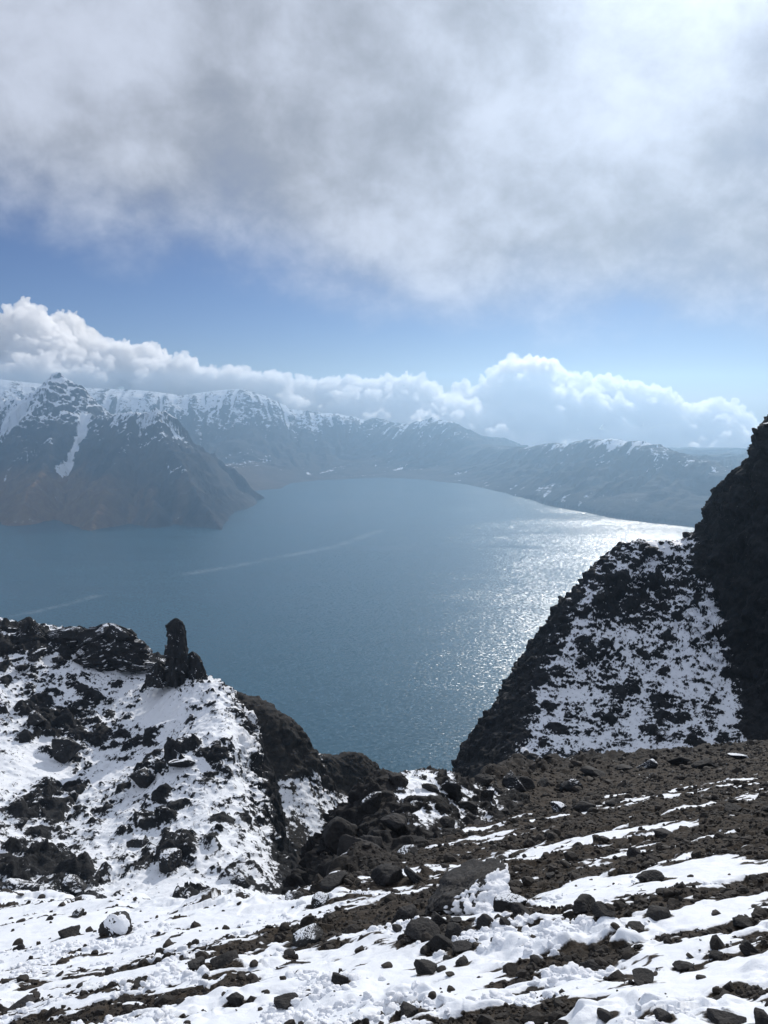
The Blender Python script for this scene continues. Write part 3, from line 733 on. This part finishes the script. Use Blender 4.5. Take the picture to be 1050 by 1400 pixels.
for k, (px, py, w) in enumerate([(588, 1268, 20), (610, 1288, 24), (645, 1286, 20), (580, 1300, 22), (612, 1308, 18), (556, 1284, 20), (640, 1272, 22), (566, 1244, 20), (622, 1258, 22), (690, 1262, 20), (676, 1284, 16), (540, 1270, 18)]):
    B(GROUND, px, py, w, 'small dark stone packed in the heap below the largest block', 200+k, M_ROCK, 0.85, name='stone', cat='stone', group='stones in the heap')
# the left of the slope
o = B(GROUND, 158, 1272, 58, 'leaning boulder wearing a smooth round cap of snow', 15, M_ROCK, 0.95, rot=(0.1, 0.5, 0.4))
drape(o, 'snow_cap', (0.3, -0.65, 0.75), 0.86, 8, 0.05)
B(GROUND, 92, 1278, 44, 'dark pointed boulder alone on smooth snow', 16, M_ROCK, 0.7)
B(GROUND, 104, 1250, 26, 'reddish broken rock half under a snow ledge', 17, M_ROCKSNOW, 0.9)
B(GROUND, 25, 1296, 22, 'small black stone on the clean snow by the edge of view', 18, M_ROCK, 0.8)
B(GROUND, 266, 1318, 40, 'grey angular stone, first of a pair in trampled snow', 19, M_ROCK, 0.75)
B(GROUND, 304, 1318, 50, 'flatter grey stone, second of a pair in trampled snow', 20, M_ROCK, 0.55)
B(GROUND, 418, 1284, 58, 'dark leaning boulder with snow heaped against it', 21, M_ROCKSNOW, 1.0, rot=(0.1, -0.5, 0.2))
B(GROUND, 396, 1306, 26, 'low black rock just below the dark leaning boulder', 22, M_ROCK, 0.6)
B(GROUND, 462, 1338, 36, 'hump backed brown stone in crumbled snow', 23, M_ROCK, 0.8)
B(GROUND, 120, 1352, 46, 'brown rock with a snow lump on top, near the trodden patch', 24, M_ROCKSNOW, 0.7)
B(GROUND, 30, 1372, 64, 'long brown slab rising out of churned snow', 25, M_ROCK, 0.45)
B(GROUND, 190, 1346, 26, 'small square stone between snow clods', 26, M_ROCK, 0.8)
B(GROUND, 322, 1366, 30, 'rounded dark stone with gravel at its foot', 27, M_ROCK, 0.8)
B(GROUND, 390, 1368, 44, 'wide brown stone among crumbled snow', 28, M_ROCK, 0.5)
B(GROUND, 556, 1384, 44, 'brown stone in front of the snow mounds', 29, M_ROCK, 0.6)
B(GROUND, 585, 1326, 52, 'heaped brown rock below the big heap', 30, M_ROCK, 0.7)
B(GROUND, 634, 1316, 24, 'small crumbled stone on open snow below the heap', 31, M_ROCK, 0.6)
# the right of the slope
B(GROUND, 797, 1243, 54, 'big black rounded boulder beside a long snow band', 32, M_ROCK, 0.72)
B(GROUND, 826, 1246, 44, 'low flat rock beside the big black rounded boulder', 33, M_ROCK, 0.5)
B(GROUND, 906, 1252, 46, 'triangular grey boulder at the end of a snow band', 34, M_ROCK, 0.85)
B(GROUND, 868, 1268, 32, 'small dark boulder below the triangular grey boulder', 35, M_ROCK, 0.7)
B(GROUND, 1010, 1264, 44, 'dark blocky boulder in brown rubble', 36, M_ROCK, 0.85)
B(GROUND, 1024, 1302, 48, 'pyramid shaped black boulder above the wide snow', 37, M_ROCK, 1.0)
B(GROUND, 980, 1306, 30, 'small red brown rock beside the pyramid shaped boulder', 38, M_ROCK, 0.7)
B(GROUND, 812, 1322, 46, 'flat grey rock alone on the wide snow', 39, M_ROCK, 0.5)
B(GROUND, 880, 1342, 52, 'crusty brown rock crowning a gravel patch', 40, M_ROCK, 0.6)
B(GROUND, 937, 1322, 34, 'wedge shaped rock on the edge of the snow field', 41, M_ROCK, 0.6)
B(GROUND, 828, 1388, 34, 'dark stone near the snow mounds, low and broad', 42, M_ROCK, 0.7)
B(GROUND, 908, 1390, 34, 'narrow flat stone on clean snow', 43, M_ROCK, 0.5)
B(GROUND, 988, 1398, 84, 'long dark whale backed rock on clean snow', 44, M_ROCK, 0.42, rot=(0, 0, 0.15))
B(GROUND, 1050, 1412, 62, 'tall dark boulder cut by the edge of the view', 45, M_ROCK, 1.3)
B(GROUND, 886, 1200, 46, 'dark blocky rock on a snow patch of the scree', 46, M_ROCK, 0.7)
B(GROUND, 750, 1196, 24, 'round dark stone on the upper snow band', 47, M_ROCK, 0.8)
B(GROUND, 868, 1168, 26, 'upright black rock at the tip of a snow wedge', 48, M_ROCK, 1.1)
B(GROUND, 905, 1140, 42, 'dark boulder in brown scree above the snow wedge', 49, M_ROCK, 0.7)
B(GROUND, 1005, 1105, 40, 'dark rounded boulder high on the brown scree', 50, M_ROCK, 0.7)
# along the lip of the scree, below the crag
for k, (px, py, w, lab) in enumerate([(712, 1074, 44, 'broad dark boulder at the lip where the knoll meets scree'), (745, 1072, 34, 'square boulder next along the lip from the broad one'), (780, 1078, 40, 'snow dusted boulder at the lip below the snowy face'),
        (812, 1056, 44, 'long dark block at the lip under the snowy face'), (850, 1050, 34, 'hunched rock at the lip under the snowy face'), (885, 1048, 42, 'pair shaped cracked boulder on the lip of scree'),
        (930, 1042, 38, 'pale topped boulder on the lip of scree'), (965, 1046, 44, 'low wide boulder on the lip beside the tower'), (1010, 1034, 34, 'small peaked boulder at the foot of the tower'),
        (800, 1106, 40, 'grey slab lying on brown scree behind the lip'), (835, 1098, 30, 'dark rock on brown scree behind the lip'), (765, 1108, 30, 'rough boulder near the end of the lip'), (690, 1112, 34, 'boulder at the back foot of the snowy knoll')]):
    B(GROUND, px, py, w, lab, 60+k, M_FARROCK if k % 3 == 2 else M_ROCK, random.Random(k).uniform(.6, .95))
# on the knoll
for k, (px, py, w, tl, lab) in enumerate([(498, 1226, 62, .8, 'big dark rock at the lowest corner of the knoll'), (484, 1186, 92, 1.35, 'tall smooth slab on the shaded side of the knoll'), (596, 1180, 34, .8, 'black boulder on brown scree below the knoll'),
        (556, 1176, 40, .7, 'brown boulder at the foot of the knoll'), (640, 1100, 30, .8, 'dark rock ringed by snow on the knoll'), (612, 1126, 26, .8, 'small dark rock in the snow of the knoll'),
        (672, 1086, 28, .9, 'blocky rock near the back end of the knoll'), (588, 1076, 24, .9, 'rock beside the white top of the knoll'), (655, 1128, 32, .7, 'low black rock between knoll and scree'), (512, 1100, 44, 1.3, 'black block hanging on the shaded edge of the knoll')]):
    B(KNOLL, px, py, w, lab, 80+k, M_ROCK if k % 3 else M_ROCKSNOW, tl)
for k, (px, py, w, tl, lab) in enumerate([(470, 1150, 62, 1.3, 'sheer black block on the ravine side of the knoll'), (508, 1168, 70, 1.0, 'broad angular block below the sheer black block'), (458, 1206, 58, .9, 'black corner block where knoll meets ravine'), (530, 1206, 56, .8, 'angular block among scree under the knoll'),
        (566, 1200, 44, .8, 'split block among scree under the knoll'), (540, 1130, 50, 1.1, 'jagged black block halfway down the knoll'), (545, 1068, 40, 1.2, 'jagged black tooth on top of the knoll'), (620, 1082, 36, 1.1, 'black crag block on the knoll skyline'), (700, 1072, 50, 1.1, 'large black crag block where knoll meets tall crag'), (662, 1066, 34, 1.2, 'upright black block on the knoll skyline')]):
    B(KNOLL if py < 1180 else GROUND, px, py, w, lab, 300+k*3, M_FARROCK if k in (4, 7, 8) else M_ROCK, tl)
# on the snowy spur
for k, (px, py, w, tl, lab) in enumerate([(92, 1026, 66, .95, 'huge dark boulder alone on the snowy spur'), (52, 982, 30, 1.0, 'dark boulder perched just above the huge one on the spur'), (112, 896, 32, .9, 'rounded olive rock below the flat black outcrop'),
        (55, 895, 36, .6, 'low dark slab near the top of the spur'), (82, 900, 22, .7, 'dark rock beside the low dark slab'), (30, 912, 22, .8, 'dark rock on the upper snow of the spur'),
        (148, 956, 15, .9, 'small round rock on bright snow under the outcrop'), (112, 968, 14, .9, 'small rock, upper of two by the huge boulder'), (124, 974, 14, .9, 'small rock, lower of two by the huge boulder'),
        (103, 1088, 24, 1.1, 'dark rock in a snow hollow of the spur'), (250, 1044, 42, .8, 'dark pyramid rock in the middle of the spur'), (198, 1066, 44, .8, 'craggy dark rock up the snow rib of the spur'),
        (262, 1252, 48, 1.2, 'tall black rock at the bottom of the spur'), (232, 1180, 52, .8, 'black craggy rock above the tall bottom rock'), (190, 1152, 44, .7, 'slanting rock with a snow streak on the spur'),
        (102, 1212, 48, .8, 'brown black rock where the spur meets the near slope'), (34, 1222, 84, .75, 'wide black rock with snow streaks below the spur'), (30, 1126, 30, .8, 'dark rock low on the far end of the spur'), (330, 1205, 40, .8, 'rough rock at the foot of the dark flank'),
        (440, 1232, 40, .9, 'snow topped black rock at the mouth of the ravine'), (405, 1226, 44, .8, 'black rock under the dark flank of the spur')]):
    B(SPUR if px < 380 else GROUND, px, py, w, lab, 100+k, M_FARROCK, tl)
# on the tall crag
for k, (px, py, w, tl, lab) in enumerate([(798, 902, 26, 1.0, 'dark rock on the outer edge of the snowy face'), (822, 812, 26, .8, 'dark block on the rising edge of the crag'), (876, 748, 15, 1.5, 'small upright stone tooth on the skyline of the crag'), (886, 748, 10, 1.0, 'little stump beside the stone tooth'),
        (905, 1000, 26, .8, 'dark rock low on the snowy face'), (845, 968, 18, .8, 'dark rock in the middle of the snowy face'), (935, 958, 16, .8, 'dark rock high on the snowy face near the tower'), (938, 730, 20, .7, 'rock on the saddle beside the tower'), (1046, 580, 16, 1.0, 'square stone on the very top of the tower'), (1032, 590, 10, 1.0, 'small stone tooth on the shoulder of the tower')]):
    B(CRAG, px, py, w, lab, 130+k, M_FARROCK, tl)

# black outcrops and the spire on the spur
def column_mesh(name, prof, sides, seed, mat, lean=(0, 0), sq=1.0):
    """A craggy column of rock from a profile of (height, radius)."""
    nr = 110; zz = np.linspace(0, prof[-1][0], nr); rr = np.interp(zz, [p[0] for p in prof], [p[1] for p in prof])
    th = np.linspace(0, 2*math.pi, sides, endpoint=False)
    T, Zg = np.meshgrid(th, zz); Rg = rr[:, None]*np.ones_like(T)
    x, y = np.cos(T), np.sin(T)
    Rg = Rg*(1 + 0.24*fbm(x*1.3+seed, y*1.3, Zg*.35, 4, .5, seed) + 0.10*fbm(x*3+seed, y*3, Zg*.9, 4, .6, seed+3, ridged=True)) + 0.10*fbm(x*2, y*2, Zg*1.5, 4, .6, seed+8)*np.minimum(1, Rg*2)
    fac = 0.42*facets(x*1.3+seed, y*1.3, Zg*.42, seed+4) + 0.24*facets(x*2.6+seed, y*2.6, Zg*.9, seed+5)
    Rg = Rg*(1 + fac) + 0.10*rr[:, None]*fbm(x*5, y*5, Zg*2.2, 4, .65, seed+12)
    X = x*Rg + lean[0]*Zg; Yv = y*Rg*sq + lean[1]*Zg
    V = np.stack([X, Yv, Zg], -1).reshape(-1, 3)
    F = [(i*sides+j, i*sides+(j+1) % sides, (i+1)*sides+(j+1) % sides, (i+1)*sides+j) for i in range(nr-1) for j in range(sides)]
    V = np.vstack([V, [[lean[0]*zz[-1], lean[1]*zz[-1], zz[-1]+.05]]])
    F += [((nr-1)*sides+j, (nr-1)*sides+(j+1) % sides, len(V)-1) for j in range(sides)]
    me = bpy.data.meshes.new(name); me.from_pydata(V.tolist(), [], F); me.update()
    me.polygons.foreach_set('use_smooth', np.ones(len(F), bool)); me.materials.append(mat)
    return me
def spire():
    c, n = find(SPUR, 238, 932)
    m = c[1]/F_PX
    root = bpy.data.objects.new('rock_spire', None); C.objects.link(root); root.location = c
    tag(root, 'slender black stone spire with craggy shoulders on the spur', 'rock spire')
    def part(name, dx, dy, prof, seed, lean=(0, 0), sq=.9):
        o = bpy.data.objects.new(name, column_mesh(name, [(h*m, r*m) for h, r in prof], 100, seed, M_FARROCK, lean, sq))
        C.objects.link(o); o.parent = root; o.location = (dx*m, dy*m, -4*m)
    part('pinnacle', 2, 6, [(-12, 20), (0, 18), (30, 15.5), (52, 14), (70, 12.5), (84, 11), (92, 8), (97, 2)], 11)
    part('shoulder', -30, 10, [(-14, 26), (0, 21), (14, 17), (22, 11), (28, 6), (32, 1)], 17, (0.15, 0))
    part('shoulder', 27, 12, [(-14, 18), (0, 15), (20, 11), (32, 8), (42, 5), (46, 1)], 23, (-0.1, 0))
spire()
def outcrop(form, px, py, prof, seed, label, sq=.8, lean=(0, 0)):
    c, n = find(form, px, py); m = c[1]/F_PX
    o = bpy.data.objects.new('rock_outcrop', column_mesh('rock_outcrop', [(h*m, r*m) for h, r in prof], 130, seed, M_FARROCK, lean, sq))
    C.objects.link(o); o.location = (c[0], c[1]+8*m, c[2]-6*m)
    tag(o, label, 'rock outcrop')
outcrop(SPUR, 146, 906, [(-10, 58), (0, 52), (20, 46), (42, 38), (54, 26), (62, 10), (64, 1)], 31, 'flat topped black outcrop on the crest of the spur', .55)
outcrop(SPUR, 92, 876, [(-10, 40), (0, 36), (14, 30), (22, 16), (26, 1)], 37, 'low black outcrop running along the crest of the spur', .5)
outcrop(SPUR, 38, 862, [(-10, 22), (0, 18), (8, 14), (18, 6), (22, 1)], 41, 'small jagged outcrop at the high end of the crest', .6)

# bare ground melted free round the boulders
def melt():
    P2, n2, gx, gy, sn, U, Y, ye = GROUND
    me = bpy.data.objects['ground'].data
    for o in [o for o in C.objects if o.name.startswith('boulder')]:
        if o.location.y > 40: continue
        r = max(o.scale[0], o.scale[1])
        q = (P2[..., 0]-o.location.x-0.15*r)**2 + ((P2[..., 1]-o.location.y+0.1*r)*1.3)**2
        m = np.exp(-(q/(1.25*r)**2)**1.5)
        sel = m > .02
        nz = fbm(P2[sel][:, 0]/.25, P2[sel][:, 1]/.25, 1.0, 3, .6, 5)
        sn[sel] = sn[sel] - m[sel]*(0.75 + 1.2*nz)
    a = me.attributes['snow']; buf = np.empty(len(a.data), np.float32)
    keepv = GROUND_USED
    a.data.foreach_set('value', (0.5 + np.clip(sn.reshape(-1)[keepv]*0.9 - 0.45, -0.5, .5)).astype(np.float32))
melt()
gP, gN, gX, gY, gS, gU, gYY, gYe = GROUND

# small stones, each on its own, and the gravel between them
def scatter(n, ok, wfun, label, group, name, mat, seed, mind=0.0):
    P2, n2, gx, gy, s, U, Y, ye = GROUND
    rg = np.random.default_rng(seed)
    cand = np.argwhere(ok & (gx > -10) & (gx < 1060) & (gy < 1405))
    # the same number of places per picture area, not per metre
    proto = [lib(mat, i) for i in (1, 2, 4, 7, 9, 12)]
    done = 0; base = None
    for i, j in cand[rg.permutation(len(cand))]:
        if done >= n: break
        c = P2[i, j]; size = wfun(rg)*0.5*c[1]/F_PX
        if base is None:
            base = bpy.data.objects.new(name, proto[0]); o = base
        else:
            o = base.copy(); o.data = proto[done % len(proto)]
        C.objects.link(o)
        o.scale = (size*rg.uniform(.8, 1.2), size*rg.uniform(.8, 1.1), size*rg.uniform(.55, .9))
        o.rotation_euler = (rg.uniform(-.4, .4), rg.uniform(-.4, .4), rg.uniform(0, 6.28))
        o.location = (c[0], c[1], c[2] + size*.18)
        tag(o, label, 'stone', group); done += 1
gP, gN, gX, gY, gS, gU, gYY, gYe = GROUND
inside = gYY < gYe*0.97
scatter(110, inside & (gS > .55) & (gX < 560), lambda r: 5 + 15*r.random()**3, 'small dark stone poking out of the trodden snow', 'stones in the snow', 'stone', M_STONE, 1)
scatter(70, inside & (gS > .55) & (gX >= 560), lambda r: 5 + 14*r.random()**3, 'small dark stone lying on the wide snow bands', 'stones on the snow bands', 'stone', M_STONE, 2)
scatter(110, inside & (gS < .3) & (gX > 420), lambda r: 8 + 16*r.random()**2.5, 'dark stone lying in the brown gravel', 'stones in the brown gravel', 'stone', M_STONE, 3)

def strew(name, n, ok, size, label, cat, mat, seed, sub=1, lift=.15, wt=None, round_=False, snow=False):
    """Uncountable small pieces as one mesh."""
    rg = np.random.default_rng(seed)
    protos = [rock_shape(900+k, sub=sub, planes=8 if round_ else 9, rough=3.4 if round_ else .8) for k in range(6)]
    p = (ok & (gX > -60) & (gX < 1110) & (gY < 1460)).astype(float)
    if wt is not None: p = p*wt
    cs = np.cumsum(p.ravel()); idx = np.searchsorted(cs, rg.random(n)*cs[-1])
    Pf = gP.reshape(-1, 3)[idx]
    vs = []; fs = []; k = 0
    for q, c in enumerate(Pf):
        v, f = protos[q % 6]
        sz = size(rg, c[1]); a, b = rg.uniform(0, 6.28), rg.uniform(-.6, .6)
        ca, sa, cb, sb = math.cos(a), math.sin(a), math.cos(b), math.sin(b)
        Rm = np.array([[ca, -sa, 0], [sa, ca, 0], [0, 0, 1]]) @ np.array([[1, 0, 0], [0, cb, -sb], [0, sb, cb]])
        vs.append((v*sz) @ Rm.T + c + np.array([rg.uniform(-.02, .02), rg.uniform(-.02, .02), sz*(lift if not round_ else -.1)])); fs.append(f+k); k += len(v)
    vs = np.concatenate(vs).astype(np.float32); fs = np.concatenate(fs).astype(np.int32)
    me = bpy.data.meshes.new(name); me.vertices.add(len(vs)); me.vertices.foreach_set('co', vs.ravel())
    me.loops.add(fs.size); me.loops.foreach_set('vertex_index', fs.ravel())
    me.polygons.add(len(fs)); me.polygons.foreach_set('loop_start', np.arange(0, fs.size, 3, dtype=np.int32))
    me.polygons.foreach_set('use_smooth', np.full(len(fs), round_)); me.update(calc_edges=True); me.materials.append(mat)
    o = bpy.data.objects.new(name, me); C.objects.link(o)
    return tag(o, label, cat, kind='stuff')
strew('gravel', 30000, inside & (gS < .35), lambda r, Y: (0.008 + 0.028*r.random()**3)*(0.5+Y/14), 'loose brown gravel strewn over the slope', 'gravel', M_STONE, 5, sub=1)
strew('rubble', 2600, inside & (gS < .3), lambda r, Y: (0.03 + 0.07*r.random()**2.5)*(0.5+Y/16), 'dark broken rubble among the brown gravel', 'rubble', M_STONE, 15, sub=2, lift=.05)
clump = sst(fbm(gP[..., 0]/.9, gP[..., 1]/.9, 3.3, 3, .6, 88), 0.02, 0.3)
strew('snow_clods', 3800, inside & (gS > .5) & (gYY < 10.5), lambda r, Y: (0.010 + 0.050*r.random()**3)*(0.6+Y/14), 'crumbled clods of snow kicked up on the near slope', 'snow', M_CLOD, 6, sub=3, wt=clump*(gYY < 10.5)*np.exp(-((gX-420)/420)**4), round_=True)

# ------------------------------------------------------------------ clouds behind the crater rim
def cloud_mat():
    m, t = new_mat('cloud_vapour')
    v = t.n('ShaderNodeVolumePrincipled', {'Color': (1.0, 1.0, 1.0), 'Density': 0.026, 'Anisotropy': 0.5})
    t.n('ShaderNodeOutputMaterial', {'Volume': v.outputs[0]})
    return m
M_CLOUD = cloud_mat()

def sphere_points():
    bm = bmesh.new(); bmesh.ops.create_icosphere(bm, subdivisions=3, radius=1.0)
    v = np.array([p.co[:] for p in bm.verts]); f = np.array([[q.index for q in p.verts] for p in bm.faces]); bm.free()
    return v, f
SPH = sphere_points()

def cloud(top, bottom, Y0, depth, r0, seed, label, voxel=12.0):
    rg = np.random.default_rng(seed)
    balls = []
    tx = np.array([p[0] for p in top], float); ty = np.array([p[1] for p in top], float)
    bx = np.array([p[0] for p in bottom], float); by = np.array([p[1] for p in bottom], float)
    mpp = Y0/F_PX
    x = tx[0]
    while x <= tx[-1]:
        yt = np.interp(x, tx, ty); yb = np.interp(x, bx, by)
        r = min(r0*rg.uniform(.7, 1.15), 0.62*(yb-yt)*mpp)
        # column of puffs from the top down to the flat base
        yy = yt + r/mpp
        while True:
            for k in range(2):
                rel = np.clip((yb-yy)/(yb-yt+1e-3), 0, 1)
                Y = Y0 + depth*np.clip(rel**0.8 + rg.uniform(-.18, .18), 0.02, 1)
                balls.append((np.array(at(x + rg.uniform(-.4, .4)*r/mpp, yy + rg.uniform(-.0, .25)*r/mpp, Y)), r*rg.uniform(.8, 1.05)))
            yy += r*0.95/mpp
            if yy + 0.6*r/mpp > yb: break
        x += 0.62*r/mpp
    lvl = balls; allb = list(balls)
    for frac, cnt in ((0.48, 7), (0.42, 6)):
        nxt = []
        for c, r in lvl:
            for k in range(cnt):
                dv = rg.normal(size=3); dv[2] = dv[2]*0.8 + 0.35; dv[1] -= 0.3; dv /= np.linalg.norm(dv)
                rr = r*frac*rg.uniform(.6, 1.15)
                nxt.append((c + dv*(r*0.93), rr))
        allb += nxt; lvl = nxt
    V, Fc = SPH; vs = []; fs = []; k = 0
    for c, r in allb:
        vs.append(c + V*r*np.array([1, 1, .92])); fs.append(Fc + k); k += len(V)
    vs = np.concatenate(vs); fs = np.concatenate(fs)
    zb = at(525, by.max(), Y0)[2]
    me = bpy.data.meshes.new('tmp'); me.from_pydata(vs.tolist(), [], fs.tolist()); me.update()
    o = bpy.data.objects.new('tmp', me); C.objects.link(o)
    md = o.modifiers.new('r', 'REMESH'); md.mode = 'VOXEL'; md.voxel_size = voxel
    dg = bpy.context.evaluated_depsgraph_get(); dg.update()
    m2 = bpy.data.meshes.new_from_object(o.evaluated_get(dg))
    bpy.data.objects.remove(o); bpy.data.meshes.remove(me)
    n = len(m2.vertices)
    co = np.empty(n*3, np.float32); m2.vertices.foreach_get('co', co); co = co.reshape(-1, 3)
    no = np.empty(n*3, np.float32); m2.vertex_normals.foreach_get('vector', no); no = no.reshape(-1, 3)
    q = co + 30*np.stack([fbm(co[:, 0]/90, co[:, 1]/90, co[:, 2]/90, 3, .5, seed+k) for k in (1, 2, 3)], -1)
    d = 30*fbm(q[:, 0]/130, q[:, 1]/130, q[:, 2]/130, 3, .55, seed+7)
    for L_, a_ in ((80, 44), (38, 17), (19, 7)):
        d = d + a_*(np.abs(perlin(q[:, 0]/L_, q[:, 1]/L_, q[:, 2]/L_, seed+8+L_))*2 - 0.5)
    co = co + no*d[:, None]
    co[:, 1] = np.maximum(co[:, 1], 5215)
    m2.vertices.foreach_set('co', co.astype(np.float32).ravel()); m2.update()
    m2.name = 'cloud'; m2.materials.clear(); m2.materials.append(M_CLOUD)
    ob = bpy.data.objects.new('cloud', m2); C.objects.link(ob)
    tag(ob, label, 'cloud', 'low clouds along the crater rim', 'thing')
    return ob
cloud([(-160, 425), (-60, 425), (0, 422), (60, 415), (95, 425), (120, 447), (150, 466), (200, 468), (235, 482), (270, 496), (320, 503), (360, 502), (400, 511), (440, 514)],
      [(-160, 545), (200, 545), (330, 545), (400, 575), (470, 580)], 5420, 1500, 170, 3, 'long white cloud bank smothering the snowy peaks behind the headland')
cloud([(445, 516), (475, 509), (500, 516), (540, 509), (585, 520), (610, 536), (640, 540)],
      [(440, 590), (640, 620)], 5400, 900, 105, 5, 'low puffy cloud between the long cloud bank and the tall cumulus')
cloud([(625, 540), (660, 523), (695, 492), (742, 482), (770, 497), (800, 512), (840, 505), (880, 522), (930, 545), (968, 538), (1000, 556), (1030, 575), (1080, 590), (1160, 600)],
      [(625, 625), (700, 645), (850, 680), (1160, 690)], 5420, 1500, 170, 9, 'tall billowing cumulus with shaded belly above the sunlit water')

# ------------------------------------------------------------------ the hazy air
def haze():
    bm = bmesh.new(); bmesh.ops.create_cube(bm, size=1.0)
    me = bpy.data.meshes.new('haze'); bm.to_mesh(me); bm.free()
    o = bpy.data.objects.new('haze', me); C.objects.link(o)
    x0, x1, y0, y1, z0, z1 = -6600, 6600, -300, 5190, LAKE_Z-260, 150
    o.location = ((x0+x1)/2, (y0+y1)/2, (z0+z1)/2); o.scale = (x1-x0, y1-y0, z1-z0)
    m, t = new_mat('haze_air')
    v = t.n('ShaderNodeVolumePrincipled', {'Color': (0.52, 0.76, 1.0), 'Density': 0.000175, 'Anisotropy': 0.72})
    t.n('ShaderNodeOutputMaterial', {'Volume': v.outputs[0]})
    me.materials.append(m)
    tag(o, 'pale blue haze hanging in the crater', 'haze', kind='stuff')
haze()
